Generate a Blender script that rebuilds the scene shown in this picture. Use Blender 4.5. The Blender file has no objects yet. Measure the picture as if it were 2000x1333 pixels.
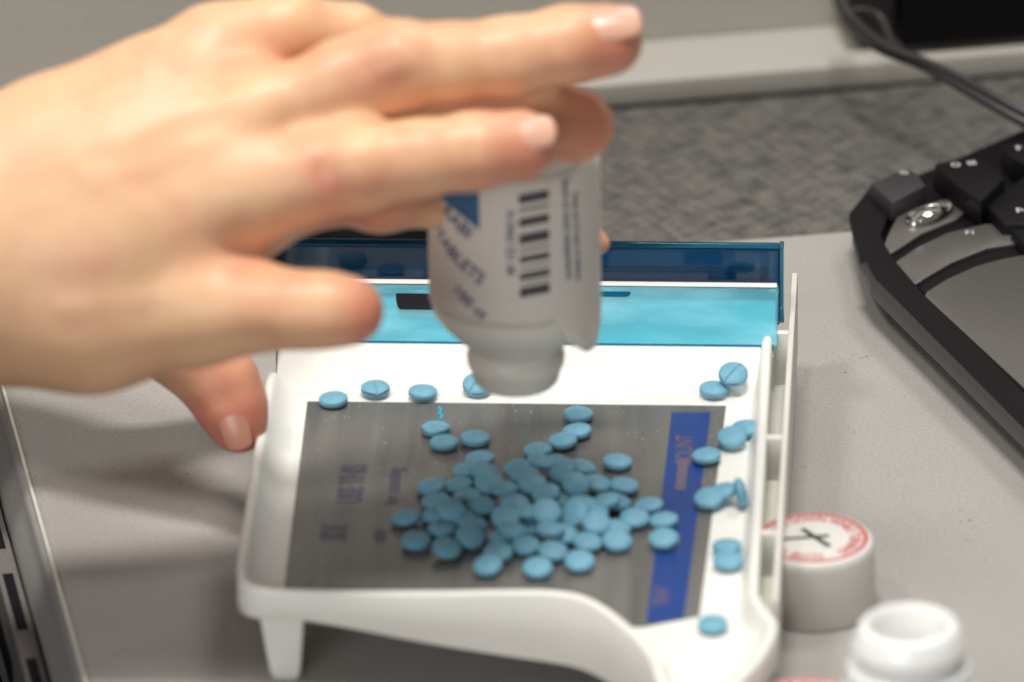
import bpy, bmesh, math, random
import numpy as np
from mathutils import Vector, Matrix
random.seed(7)
S = 0.01                                   # everything below is written in centimetres
sc = bpy.context.scene
COL = sc.collection
rad = math.radians

# ------------------------------------------------------------------ camera
ELEV, ROLL, DIST, FPX = rad(25.5), rad(-0.7), 320.0, 72.0 * 320.0
F = Vector((0, math.cos(ELEV), -math.sin(ELEV)))
R0 = Vector((1, 0, 0)); U0 = Vector((0, math.sin(ELEV), math.cos(ELEV)))
RT = R0 * math.cos(ROLL) + U0 * math.sin(ROLL)
UP = -R0 * math.sin(ROLL) + U0 * math.cos(ROLL)
CAM = -F * DIST
cam_d = bpy.data.cameras.new('camera'); cam = bpy.data.objects.new('camera', cam_d); COL.objects.link(cam)
m = Matrix((RT, UP, -F)).transposed().to_4x4(); m.translation = CAM * S
cam.matrix_world = m
cam_d.sensor_width = 36.0; cam_d.lens = FPX / 2000.0 * 36.0
cam_d.shift_y = 0.0
cam_d.clip_start = 0.05; cam_d.clip_end = 60
cam_d.dof.use_dof = True; cam_d.dof.focus_distance = (DIST - 4.0) * S
cam_d.dof.aperture_fstop = (cam_d.lens / 1000) / (4.4 * S)
sc.camera = cam

def ray(px, py):
    return (F * FPX + RT * (px - 1000) + UP * (666.5 - py)) / FPX
def P(px, py, z):                          # survey point at height z (cm)
    d = ray(px, py); t = (z - CAM.z) / d.z
    return CAM + d * t
def V(px, py, t):                          # survey point t cm nearer than the scene centre
    return CAM + ray(px, py) * (DIST - t)

# ------------------------------------------------------------------ light
w = bpy.data.worlds.new('World'); sc.world = w; w.use_nodes = True
bg = w.node_tree.nodes['Background']; bg.inputs[0].default_value = (1.0, 0.97, 0.94, 1); bg.inputs[1].default_value = 0.15
def area(name, loc, target, sx, sy, power, col):
    l = bpy.data.lights.new(name, 'AREA'); l.shape = 'RECTANGLE'; l.size = sx * S; l.size_y = sy * S
    l.energy = power; l.color = col
    o = bpy.data.objects.new(name, l); COL.objects.link(o)
    o.location = Vector(loc) * S
    o.rotation_euler = (Vector(target) - Vector(loc)).to_track_quat('-Z', 'Y').to_euler()
    return o
area('ceiling_lamp', (-100, -50, 215), (0, -12, 2), 50, 34, 19.0, (1.0, 0.97, 0.92))
area('ceiling_lamp', (2, -46, 238), (0, -12, 2), 64, 26, 48.0, (1.0, 0.975, 0.93))
area('front_fill', (-70, -210, 80), (0, -15, 2), 120, 60, 16.0, (0.97, 0.98, 1.0))  # unseen low fill added to brighten the desk under the tray
area('ceiling_lamp', (80, 100, 220), (0, 0, 0), 90, 36, 19.0, (1.0, 0.98, 0.95))
sc.view_settings.view_transform = 'Standard'; sc.view_settings.look = 'None'
sc.view_settings.exposure = -0.16; sc.view_settings.gamma = 1.0
sc.render.engine = 'CYCLES'; sc.cycles.max_bounces = 10; sc.cycles.transparent_max_bounces = 12

# ------------------------------------------------------------------ materials
def mat(name, col, rough=0.5, metal=0.0, spec=0.5, noise=None, bump=None, trans=0.0, sss=0.0, coat=0.0):
    """noise = (scale, amount, detail); bump = (scale, strength, distance_m)"""
    mt = bpy.data.materials.new(name); mt.use_nodes = True
    nt = mt.node_tree; b = nt.nodes['Principled BSDF']
    b.inputs['Base Color'].default_value = (*col, 1); b.inputs['Roughness'].default_value = rough
    b.inputs['Metallic'].default_value = metal; b.inputs['Specular IOR Level'].default_value = spec
    b.inputs['Transmission Weight'].default_value = trans
    b.inputs['Coat Weight'].default_value = coat
    if sss:
        b.inputs['Subsurface Weight'].default_value = sss
    tc = nt.nodes.new('ShaderNodeTexCoord')
    if noise:
        prev = None
        for sc_, am, det in (noise if isinstance(noise, list) else [noise]):
            n = nt.nodes.new('ShaderNodeTexNoise'); n.inputs['Scale'].default_value = sc_; n.inputs['Detail'].default_value = det
            nt.links.new(tc.outputs['Object'], n.inputs['Vector'])
            mr = nt.nodes.new('ShaderNodeMapRange'); mr.inputs[1].default_value = 0.25; mr.inputs[2].default_value = 0.75
            mr.inputs[3].default_value = 1 - am; mr.inputs[4].default_value = 1 + am
            nt.links.new(n.outputs['Fac'], mr.inputs[0])
            vm = nt.nodes.new('ShaderNodeVectorMath'); vm.operation = 'SCALE'
            if prev is None: vm.inputs[0].default_value = col
            else: nt.links.new(prev, vm.inputs[0])
            nt.links.new(mr.outputs[0], vm.inputs['Scale']); prev = vm.outputs[0]
        nt.links.new(prev, b.inputs['Base Color'])
    if bump:
        n = nt.nodes.new('ShaderNodeTexNoise'); n.inputs['Scale'].default_value = bump[0]; n.inputs['Detail'].default_value = 4
        nt.links.new(tc.outputs['Object'], n.inputs['Vector'])
        bp = nt.nodes.new('ShaderNodeBump'); bp.inputs['Strength'].default_value = bump[1]; bp.inputs['Distance'].default_value = bump[2]
        nt.links.new(n.outputs['Fac'], bp.inputs['Height']); nt.links.new(bp.outputs[0], b.inputs['Normal'])
    return mt

M = {}
M['desk'] = mat('grey_laminate', (.36, .34, .32), .55, spec=.3, noise=[(900, .10, 2), (14, .06, 3), (2600, .12, 1)], bump=(1500, .25, .0002))
M['desk_side'] = mat('dull_edge_trim', (.16, .145, .14), .5, noise=(900, .15, 2))
M['black_gap'] = mat('black_plastic', (.008, .008, .012), .6, spec=.1)
M['tray'] = mat('white_plastic', (.80, .79, .74), .35, spec=.4, noise=[(25, .03, 3), (1500, .02, 1)], bump=(60, .05, .0004))
M['rail'] = mat('cream_plastic', (.68, .67, .60), .4, spec=.4, noise=(25, .04, 3))
M['stripe'] = mat('blue_print', (.008, .045, .22), .35, noise=(1500, .25, 1))
M['print'] = mat('faded_print', (.13, .10, .14), .4)
M['violet_print'] = mat('violet_print', (.075, .07, .13), .4)
M['cyan'] = mat('cyan_reflection', (.0, .45, .75), .4)
M['pill'] = mat('blue_tablet', (.155, .37, .49), .5, spec=.35, noise=[(700, .09, 3), (150, .05, 2)], bump=(2500, .3, .00008))
M['frost'] = mat('frosted_plastic', (.74, .71, .64), .38, noise=(60, .05, 3), trans=.12)
M['label'] = mat('paper_label', (.66, .63, .57), .5, noise=[(40, .04, 3), (1500, .04, 1)])
M['ink'] = mat('dark_ink', (.055, .05, .06), .5)
M['ink_blue'] = mat('slate_ink', (.10, .10, .20), .5)
M['ink_patch'] = mat('blue_ink', (.045, .13, .26), .5, noise=(300, .15, 2))
M['white'] = mat('bright_white_plastic', (.93, .93, .91), .3, coat=.2)
M['cap'] = mat('white_cap', (.70, .68, .64), .42, noise=(40, .03, 3))
M['red'] = mat('red_ink', (.50, .03, .03), .5)
M['pen'] = mat('black_green_ink', (.02, .035, .035), .5)
M['nail_dark'] = mat('shaded_fingernail', (.58, .25, .17), .3, spec=.6, sss=.1)  # nail colour darkened for the shade the thumb lies in
M['nail'] = mat('fingernail', (.82, .44, .31), .28, spec=.6, sss=.1)
M['black'] = mat('black_plastic', (.006, .005, .006), .4, spec=.2, noise=(200, .2, 2), bump=(1800, .3, .0001))
M['black_matt'] = mat('matt_black_plastic', (.006, .005, .006), .5, spec=.16, bump=(1800, .4, .0001))
M['silver_panel'] = mat('silver_plastic', (.20, .19, .175), .3, metal=.6, noise=(1500, .08, 1))
M['chrome'] = mat('chrome', (.75, .74, .7), .12, metal=1.0)
M['legend'] = mat('pale_print', (.55, .54, .52), .5)
M['cloth'] = mat('black_cloth', (.008, .007, .008), .9, spec=.15, bump=(400, .5, .0006))
M['sleeve'] = mat('dark_sleeve', (.03, .028, .035), .9, bump=(500, .6, .0006))
M['ledge'] = mat('beige_plastic', (.46, .44, .39), .5, noise=(900, .05, 2))
M['wall'] = mat('beige_wall', (.50, .47, .42), .7, noise=[(900, .06, 2), (12, .03, 2)])
M['edge'] = mat('lightened_black_edge', (.03, .027, .03), .3)  # paler than the casing, for the highlight along the keyboard edge
M['cable'] = mat('cable_rubber', (.035, .03, .033), .4)
M['dark_grey'] = mat('dark_grey_plastic', (.035, .03, .034), .45)

# brushed dark plate: glossy, streaky
def plate_mat():
    mt = mat('smoked_plate', (.085, .08, .07), .22, spec=.7)
    nt = mt.node_tree; b = nt.nodes['Principled BSDF']; tc = nt.nodes['Texture Coordinate']
    mp = nt.nodes.new('ShaderNodeMapping'); mp.inputs['Scale'].default_value = (130, 9, 1)
    n = nt.nodes.new('ShaderNodeTexNoise'); n.inputs['Scale'].default_value = 1.0; n.inputs['Detail'].default_value = 4
    nt.links.new(tc.outputs['Object'], mp.inputs[0]); nt.links.new(mp.outputs[0], n.inputs['Vector'])
    cr = nt.nodes.new('ShaderNodeValToRGB')
    cr.color_ramp.elements[0].position = .3; cr.color_ramp.elements[0].color = (.10, .098, .093, 1)
    cr.color_ramp.elements[1].position = .75; cr.color_ramp.elements[1].color = (.18, .175, .16, 1)
    nt.links.new(n.outputs['Fac'], cr.inputs[0]); nt.links.new(cr.outputs[0], b.inputs['Base Color'])
    n2 = nt.nodes.new('ShaderNodeTexNoise'); n2.inputs['Scale'].default_value = 35
    nt.links.new(tc.outputs['Object'], n2.inputs['Vector'])
    mr = nt.nodes.new('ShaderNodeMapRange'); mr.inputs[3].default_value = .10; mr.inputs[4].default_value = .22
    nt.links.new(n2.outputs['Fac'], mr.inputs[0]); nt.links.new(mr.outputs[0], b.inputs['Roughness'])
    return mt
M['plate'] = plate_mat()
def add_specks(mt, scale, thr, col, amount):      # scattered powder and scuff marks over the base colour
    nt = mt.node_tree; b = nt.nodes['Principled BSDF']; src = b.inputs['Base Color'].links[0].from_socket
    tc = nt.nodes.new('ShaderNodeTexCoord'); v = nt.nodes.new('ShaderNodeTexVoronoi'); v.inputs['Scale'].default_value = scale
    n = nt.nodes.new('ShaderNodeTexNoise'); n.inputs['Scale'].default_value = scale * .12; n.inputs['Detail'].default_value = 3
    nt.links.new(tc.outputs['Object'], v.inputs['Vector']); nt.links.new(tc.outputs['Object'], n.inputs['Vector'])
    lt = nt.nodes.new('ShaderNodeMapRange'); lt.inputs[1].default_value = .10; lt.inputs[2].default_value = .20; lt.inputs[3].default_value = 1; lt.inputs[4].default_value = 0
    nt.links.new(v.outputs['Distance'], lt.inputs[0])
    g = nt.nodes.new('ShaderNodeMapRange'); g.inputs[1].default_value = thr; g.inputs[2].default_value = thr + .1; g.inputs[3].default_value = 0; g.inputs[4].default_value = amount
    nt.links.new(n.outputs['Fac'], g.inputs[0])
    mu = nt.nodes.new('ShaderNodeMath'); mu.operation = 'MULTIPLY'; nt.links.new(lt.outputs[0], mu.inputs[0]); nt.links.new(g.outputs[0], mu.inputs[1])
    mx = nt.nodes.new('ShaderNodeMix'); mx.data_type = 'RGBA'; nt.links.new(mu.outputs[0], mx.inputs[0]); nt.links.new(src, mx.inputs[6]); mx.inputs[7].default_value = (*col, 1)
    nt.links.new(mx.outputs[2], b.inputs['Base Color'])
add_specks(M['plate'], 520, .50, (.35, .48, .55), .8)
add_specks(M['tray'], 420, .55, (.35, .45, .50), .45)
add_specks(M['desk'], 260, .60, (.10, .07, .06), .6)

def mat_weave():                           # slate laminate with crossing diagonal streaks
    mt = mat('slate_laminate', (.15, .145, .13), .6, spec=.25)
    nt = mt.node_tree; b = nt.nodes['Principled BSDF']; tc = nt.nodes['Texture Coordinate']
    outs = []
    for ang, sx, sy in ((50, 520, 80), (-40, 520, 90)):
        mp = nt.nodes.new('ShaderNodeMapping'); mp.inputs['Rotation'].default_value = (0, 0, rad(ang)); 
        mp2 = nt.nodes.new('ShaderNodeMapping'); mp2.inputs['Scale'].default_value = (sx, sy, 1)
        n = nt.nodes.new('ShaderNodeTexNoise'); n.inputs['Scale'].default_value = 1; n.inputs['Detail'].default_value = 2
        nt.links.new(tc.outputs['Object'], mp.inputs[0]); nt.links.new(mp.outputs[0], mp2.inputs[0]); nt.links.new(mp2.outputs[0], n.inputs['Vector'])
        outs.append(n.outputs['Fac'])
    n = nt.nodes.new('ShaderNodeTexNoise'); n.inputs['Scale'].default_value = 900; n.inputs['Detail'].default_value = 4; nt.links.new(tc.outputs['Object'], n.inputs['Vector'])
    a = nt.nodes.new('ShaderNodeMath'); a.operation = 'ADD'; nt.links.new(outs[0], a.inputs[0]); nt.links.new(outs[1], a.inputs[1])
    a2 = nt.nodes.new('ShaderNodeMath'); a2.operation = 'ADD'; nt.links.new(a.outputs[0], a2.inputs[0]); nt.links.new(n.outputs['Fac'], a2.inputs[1])
    mr = nt.nodes.new('ShaderNodeMapRange'); mr.inputs[1].default_value = 1.15; mr.inputs[2].default_value = 1.85
    nt.links.new(a2.outputs[0], mr.inputs[0])
    cr = nt.nodes.new('ShaderNodeValToRGB')
    cr.color_ramp.elements[0].color = (.04, .038, .045, 1); cr.color_ramp.elements[1].color = (.20, .187, .16, 1)
    nt.links.new(mr.outputs[0], cr.inputs[0]); nt.links.new(cr.outputs[0], b.inputs['Base Color'])
    return mt
M['weave'] = mat_weave()

def mat_tint(name, col, haze=False, rough=.06):   # clear tinted plastic: tinted see-through plus surface gloss
    mt = bpy.data.materials.new(name); mt.use_nodes = True; nt = mt.node_tree
    for n in list(nt.nodes):
        if n.type != 'OUTPUT_MATERIAL': nt.nodes.remove(n)
    out = nt.nodes['Material Output']
    t = nt.nodes.new('ShaderNodeBsdfTransparent'); t.inputs[0].default_value = (*col, 1)
    d = nt.nodes.new('ShaderNodeBsdfDiffuse'); d.inputs[0].default_value = (.36, .80, .92, 1) if haze else (.01, .12, .28, 1)
    g = nt.nodes.new('ShaderNodeBsdfGlossy'); g.inputs['Roughness'].default_value = rough
    tc = nt.nodes.new('ShaderNodeTexCoord'); mp = nt.nodes.new('ShaderNodeMapping'); mp.inputs['Scale'].default_value = (22, 75, 75)
    nz = nt.nodes.new('ShaderNodeTexNoise'); nz.inputs['Scale'].default_value = 1.0; nz.inputs['Detail'].default_value = 5
    mr = nt.nodes.new('ShaderNodeMapRange'); mr.inputs[1].default_value = .45; mr.inputs[2].default_value = .75; mr.inputs[3].default_value = .22 if haze else .04; mr.inputs[4].default_value = .62 if haze else .10
    nt.links.new(tc.outputs['Object'], mp.inputs[0]); nt.links.new(mp.outputs[0], nz.inputs['Vector']); nt.links.new(nz.outputs['Fac'], mr.inputs[0])
    fr = nt.nodes.new('ShaderNodeFresnel'); fr.inputs[0].default_value = 1.5
    m1 = nt.nodes.new('ShaderNodeMixShader'); nt.links.new(mr.outputs[0], m1.inputs[0])
    m2 = nt.nodes.new('ShaderNodeMixShader')
    nt.links.new(t.outputs[0], m1.inputs[1]); nt.links.new(d.outputs[0], m1.inputs[2])
    nt.links.new(fr.outputs[0], m2.inputs[0]); nt.links.new(m1.outputs[0], m2.inputs[1]); nt.links.new(g.outputs[0], m2.inputs[2])
    nt.links.new(m2.outputs[0], out.inputs[0])
    return mt
M['blue_clear'] = mat_tint('clear_blue_plastic', (.42, .92, 1.0), True)
M['blue_dark'] = mat_tint('deep_clear_blue_plastic', (.18, .54, .70))

def mat_skin():
    mt = mat('skin', (.72, .42, .26), .42, spec=.4, sss=.08)
    nt = mt.node_tree; b = nt.nodes['Principled BSDF']; tc = nt.nodes['Texture Coordinate']
    b.inputs['Subsurface Radius'].default_value = (1.0, .35, .18); b.inputs['Subsurface Scale'].default_value = .004
    at = nt.nodes.new('ShaderNodeAttribute'); at.attribute_name = 'flush'
    n = nt.nodes.new('ShaderNodeTexNoise'); n.inputs['Scale'].default_value = 55; n.inputs['Detail'].default_value = 4
    nt.links.new(tc.outputs['Object'], n.inputs['Vector'])
    ad = nt.nodes.new('ShaderNodeMath'); ad.operation = 'MULTIPLY_ADD'; ad.inputs[1].default_value = 1.3; ad.inputs[2].default_value = -.60
    nt.links.new(n.outputs['Fac'], ad.inputs[0])
    a2 = nt.nodes.new('ShaderNodeMath'); a2.operation = 'ADD'; a2.use_clamp = True
    nt.links.new(at.outputs['Fac'], a2.inputs[0]); nt.links.new(ad.outputs[0], a2.inputs[1])
    mx = nt.nodes.new('ShaderNodeMix'); mx.data_type = 'RGBA'
    mx.inputs[6].default_value = (.81, .49, .285, 1); mx.inputs[7].default_value = (.60, .185, .125, 1)
    nt.links.new(a2.outputs[0], mx.inputs[0])
    nt.links.new(mx.outputs[2], b.inputs['Base Color'])
    n2 = nt.nodes.new('ShaderNodeTexVoronoi'); n2.inputs['Scale'].default_value = 900
    nt.links.new(tc.outputs['Object'], n2.inputs['Vector'])
    n3 = nt.nodes.new('ShaderNodeTexNoise'); n3.inputs['Scale'].default_value = 130; n3.inputs['Detail'].default_value = 5
    nt.links.new(tc.outputs['Object'], n3.inputs['Vector'])
    a3 = nt.nodes.new('ShaderNodeMath'); a3.operation = 'MULTIPLY_ADD'; a3.inputs[1].default_value = .15
    nt.links.new(n2.outputs['Distance'], a3.inputs[0]); nt.links.new(n3.outputs['Fac'], a3.inputs[2])
    bp = nt.nodes.new('ShaderNodeBump'); bp.inputs['Strength'].default_value = .35; bp.inputs['Distance'].default_value = .0006
    nt.links.new(a3.outputs[0], bp.inputs['Height']); nt.links.new(bp.outputs[0], b.inputs['Normal'])
    return mt
M['skin'] = mat_skin()

# ------------------------------------------------------------------ mesh helpers (all in cm)
def link(name, me, material=None, parent=None, loc=None, rotz=None):
    o = bpy.data.objects.new(name, me); COL.objects.link(o)
    if material and me is not None: me.materials.append(material)
    if parent: o.parent = parent
    if loc is not None: o.location = Vector(loc) * S
    if rotz is not None: o.rotation_euler = (0, 0, rotz)
    return o
def mesh(name, verts, faces, smooth=True, angle=40):
    me = bpy.data.meshes.new(name)
    me.from_pydata([tuple(c * S for c in v) for v in verts], [], faces)
    bm = bmesh.new(); bm.from_mesh(me); bmesh.ops.recalc_face_normals(bm, faces=bm.faces); bm.to_mesh(me); bm.free()
    if smooth:
        me.polygons.foreach_set('use_smooth', [True] * len(me.polygons))
        me.set_sharp_from_angle(angle=rad(angle))
    return me
def tag(o, label, cat, group=None):
    o['label'] = label; o['category'] = cat
    if group: o['group'] = group
    return o
def struct(o):
    o['kind'] = 'structure'; return o
def thing(name, label, cat, loc, rotz=0, group=None):
    o = bpy.data.objects.new(name, None); COL.objects.link(o); o.empty_display_size = .01
    o.location = Vector(loc) * S; o.rotation_euler = (0, 0, rotz)
    return tag(o, label, cat, group)

def prism(name, poly, z0, z1, bevel=0, seg=2, top_inset=0):
    """upright prism over a ground polygon [(x,y)...]; z1 may be a function of (x,y)"""
    f1 = z1 if callable(z1) else (lambda x, y: z1)
    f0 = z0 if callable(z0) else (lambda x, y: z0)
    n = len(poly)
    vs = [(x, y, f0(x, y)) for x, y in poly] + [(x, y, f1(x, y)) for x, y in poly]
    fs = [list(range(n))[::-1], [n + i for i in range(n)]] + [[i, (i + 1) % n, n + (i + 1) % n, n + i] for i in range(n)]
    me = mesh(name, vs, fs, False)
    if bevel:
        bm = bmesh.new(); bm.from_mesh(me)
        bmesh.ops.bevel(bm, geom=list(bm.edges), offset=bevel * S, segments=seg, affect='EDGES', profile=.6, clamp_overlap=True)
        bm.to_mesh(me); bm.free()
        me.polygons.foreach_set('use_smooth', [True] * len(me.polygons)); me.set_sharp_from_angle(angle=rad(50))
    return me
def lathe(name, prof, seg=64, closed=False):
    vs, fs = [], []
    n = len(prof)
    for r, z in prof:
        for k in range(seg):
            a = 2 * math.pi * k / seg; vs.append((r * math.cos(a), r * math.sin(a), z))
    for i in range(n - 1):
        for k in range(seg):
            a, b = i * seg + k, i * seg + (k + 1) % seg
            fs.append([a, b, b + seg, a + seg])
    me = mesh(name, vs, fs, False)
    bm = bmesh.new(); bm.from_mesh(me); bmesh.ops.remove_doubles(bm, verts=bm.verts, dist=1e-6)
    bmesh.ops.recalc_face_normals(bm, faces=bm.faces); bm.to_mesh(me); bm.free()
    me.polygons.foreach_set('use_smooth', [True] * len(me.polygons)); me.set_sharp_from_angle(angle=rad(45))
    return me
def catmull(pts, n=8):
    pts = [Vector(p) for p in pts]; out = []
    for i in range(len(pts) - 1):
        p0 = pts[max(i - 1, 0)]; p1 = pts[i]; p2 = pts[i + 1]; p3 = pts[min(i + 2, len(pts) - 1)]
        for k in range(n):
            t = k / n
            out.append(.5 * ((2 * p1) + (p2 - p0) * t + (2 * p0 - 5 * p1 + 4 * p2 - p3) * t * t + (3 * p1 - p0 - 3 * p2 + p3) * t ** 3))
    out.append(pts[-1]); return out
def tube(name, pts, r, seg=12, n=10):
    pts = catmull(pts, n); vs, fs = [], []; rf = r if callable(r) else (lambda t: r)
    up = Vector((0, 0, 1))
    for i, p in enumerate(pts):
        d = (pts[min(i + 1, len(pts) - 1)] - pts[max(i - 1, 0)]).normalized()
        a = d.cross(up).normalized() if abs(d.dot(up)) < .98 else d.cross(Vector((1, 0, 0))).normalized()
        b = a.cross(d)
        for k in range(seg):
            t = 2 * math.pi * k / seg; q = p + (a * math.cos(t) + b * math.sin(t)) * rf(i / (len(pts) - 1)); vs.append(tuple(q))
    L = len(pts)
    for i in range(L - 1):
        for k in range(seg):
            fs.append([i * seg + k, i * seg + (k + 1) % seg, (i + 1) * seg + (k + 1) % seg, (i + 1) * seg + k])
    fs.append(list(range(seg))); fs.append([(L - 1) * seg + k for k in range(seg)][::-1])
    return mesh(name, vs, fs)
def text_verts(body, size):
    """(verts2d, faces) of a flat text, in cm, centred"""
    cu = bpy.data.curves.new('t', 'FONT'); cu.body = body; cu.size = size * 1.0
    cu.align_x = 'CENTER'; cu.align_y = 'CENTER'; cu.resolution_u = 3; cu.offset = .022 * size
    o = bpy.data.objects.new('t', cu); COL.objects.link(o)
    dg = bpy.context.evaluated_depsgraph_get(); dg.update(); ev = o.evaluated_get(dg); me = ev.to_mesh()
    vs = [(v.co.x, v.co.y) for v in me.vertices]; fs = [list(p.vertices) for p in me.polygons]
    ev.to_mesh_clear(); bpy.data.objects.remove(o); bpy.data.curves.remove(cu)
    return vs, fs
def flat_mesh(name, vs, fs, up=True):
    me = bpy.data.meshes.new(name)
    me.from_pydata([tuple(c * S for c in v) for v in vs], [], fs)
    return me

# ================================================================== SETTING
YAWD = rad(8.8)                              # the grey platform is turned a little
BL = P(1190, 490, 0)                          # a point of its back edge
bx = Vector((math.cos(YAWD), math.sin(YAWD), 0)); by = Vector((-math.sin(YAWD), math.cos(YAWD), 0))
LE = P(165, 1333, 0)
def DK(a, b, z=0):                            # platform frame: a to the right of its left edge, b towards the viewer from the back edge
    o = BL + bx * (LE - BL).dot(bx)
    return o + bx * a - by * b + Vector((0, 0, z))
prof = [(2.2, -7), (.0, -7.0)]
# floor far below
me = prism('floor', [(-160, -160), (160, -160), (160, 160), (-160, 160)], -30.0, -12.0)
struct(link('floor', me, M['black_gap']))
# platform: top sheet with rounded left nosing
n_arc = 8
sec = [(0.9, -5.2), (0.35, -5.2), (-.62, -3.9), (-.42, -1.2)] + [(-.28 + .0 * k, -.9) for k in range(1)] + \
      [(.38 - .55 * math.cos(rad(90 * k / n_arc)), -.42 + .42 * math.sin(rad(90 * k / n_arc))) for k in range(n_arc + 1)] + [(90, 0), (90, -5.2)]
vs, fs = [], []
for b in (0, 60):
    for a, z in sec: vs.append(tuple(DK(a, b, z)))
n = len(sec)
fs = [[i, (i + 1) % n, n + (i + 1) % n, n + i] for i in range(n)] + [list(range(n)), [n + i for i in range(n)][::-1]]
desk = struct(link('desk_platform', mesh('desk_platform', vs, fs, True, 60), M['desk']))
# pale strip painted for the highlight along its left nosing, and the dark side rail with slots
def rail(name, a0, a1, z0, z1, b0, b1, material, bev=0.0):
    poly = [tuple(DK(a0, b0)[:2]), tuple(DK(a1, b0)[:2]), tuple(DK(a1, b1)[:2]), tuple(DK(a0, b1)[:2])]
    return link(name, prism(name, poly, z0, z1, bev), material, desk)
rail('rim_highlight', -.02, .07, -.2, .035, -.0, 59, M['rail'], .02)
rail('side_rail', -1.15, -.55, -4.6, -1.6, 0, 59.2, M['desk_side'], .12)
for b in (13.6, 18.6, 23.4, 28.2, 8.8):
    rail('slot', -1.19, -1.10, -3.5, -2.6, b, b + 3.3, M['black_gap'], .03)
    rail('slot', -1.0, -.72, -1.66, -1.585, b, b + 3.3, M['black_gap'], .0)
# slate counter behind and below the platform
ZC = -1.0
def CT(px, py): return tuple(P(px, py, ZC)[:2])
yawc = rad(9.6)
cx = Vector((math.cos(yawc), math.sin(yawc), 0)); cy = Vector((-math.sin(yawc), math.cos(yawc), 0))
LG = P(1190, 215, ZC)                          # foot of the ledge
def LP(a, b, z=0):
    q = LG + cx * a + cy * b; return (q.x, q.y, ZC + z)
poly = [LP(-14, -14)[:2], LP(60, -14)[:2], LP(60, 3)[:2], LP(-14, 3)[:2]]
poly = [LP(-60, -16.5)[:2], LP(70, -16.5)[:2], LP(70, 40)[:2], LP(-60, 40)[:2]]
# keep it from running under the platform: it is lower, so simply a sheet
struct(link('counter', prism('counter', poly, ZC - 2.5, ZC), M['weave']))
# stepped ledge and upright panel behind the counter
led = struct(link('ledge', None, None)); led.location = Vector(LP(0, 0)) * S; led.rotation_euler = (0, 0, yawc)
def LM(name, sec, mt, x0=-60, x1=70, bev=.08):
    n = len(sec); vs = [(x0, a, z) for a, z in sec] + [(x1, a, z) for a, z in sec]
    fs = [[i, (i + 1) % n, n + (i + 1) % n, n + i] for i in range(n)] + [list(range(n)), [n + i for i in range(n)][::-1]]
    me = mesh(name, vs, fs, False)
    if bev:
        bm = bmesh.new(); bm.from_mesh(me); bmesh.ops.bevel(bm, geom=list(bm.edges), offset=bev * S, segments=3, affect='EDGES', profile=.5); bm.to_mesh(me); bm.free()
        me.polygons.foreach_set('use_smooth', [True] * len(me.polygons)); me.set_sharp_from_angle(angle=rad(50))
    return link(name, me, mt, led)
LM('ledge_front', [(0, .05), (0, .80), (2.4, 1.0), (2.4, .05)], M['ledge'])
LM('back_panel', [(2.45, 0), (2.45, 1.0), (3.2, 26), (4.4, 26), (4.4, 0)], M['wall'])
LM('shadow_gap', [(-.04, .0), (-.04, .045), (2, .045), (2, .0)], M['black_gap'], bev=0)

# ================================================================== PILL COUNTING TRAY
YT = rad(-3.0); TO = Vector((-.22, -13.72, 0))
tray = thing('pill_tray', 'white plastic pill counting tray with dark plate, blue clear lid and pouring spout', 'pill tray', TO, YT)
TM = Matrix.Rotation(YT, 3, 'Z')
def TL(px, py, z):                            # survey point in tray coordinates
    q = TM.transposed() @ (P(px, py, z) - TO); return (q.x, q.y)
ZF = 2.10
# --- rim wall swept round the tray.  (u, v, inner width, bottom z, top z)
path = [(-6.42, 6.15, .72, 1.9, 2.62), (-6.42, 5.4, .72, 1.9, 2.80), (-6.42, 4.5, .72, 1.9, 2.82), (-6.45, 0, .75, 1.9, 2.82), (-6.45, -4.5, .78, 1.9, 2.82), (-6.42, -5.9, .78, 1.9, 2.82),
        (-6.25, -6.55, .6, 1.9, 2.82), (-5.75, -6.88, .4, 1.95, 2.82), (-5.0, -6.95, .3, 2.0, 2.80), (-3.5, -6.97, .25, 1.75, 2.80), (-1.5, -6.98, .25, 1.35, 2.82),
        (.5, -6.95, .25, 1.0, 2.86), (1.6, -6.98, .28, .85, 2.86), (2.3, -7.2, .3, .8, 2.84), (2.9, -7.75, .32, .8, 2.80), (3.45, -8.5, .35, .8, 2.74), (3.95, -9.3, .4, .85, 2.66),
        (4.3, -10.1, .45, .9, 2.56), (4.45, -10.8, .5, 1.3, 2.46), (4.65, -11.5, .5, 1.6, 2.36), (5.05, -12.0, .5, 1.75, 2.26), (5.5, -12.05, .6, 1.8, 2.3), (5.95, -11.7, .75, 1.8, 2.45),
        (6.4, -11.05, .9, 1.8, 2.6), (6.82, -10.2, .95, 1.8, 2.7), (7.1, -9.2, .9, 1.7, 2.78), (7.14, -8.4, .7, 1.6, 2.8), (6.85, -7.7, .5, 1.4, 2.8), (6.66, -7.0, .35, 1.6, 2.8),
        (6.6, -6.2, .3, 1.7, 2.8), (6.58, 0, .28, 1.7, 2.8), (6.56, 5.6, .28, 1.7, 2.8), (6.56, 6.6, .28, 1.7, 2.95), (6.56, 8.3, .28, 1.7, 3.0)]
P5 = catmull([Vector((a[0], a[1], 0)) for a in path], 6)
def interp(col):
    q = [Vector((a[col], 0, 0)) for a in path]; return [v.x for v in catmull(q, 6)]
IW, ZB, ZTp = interp(2), interp(3), interp(4)
vs, fs = [], []
K = None
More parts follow.
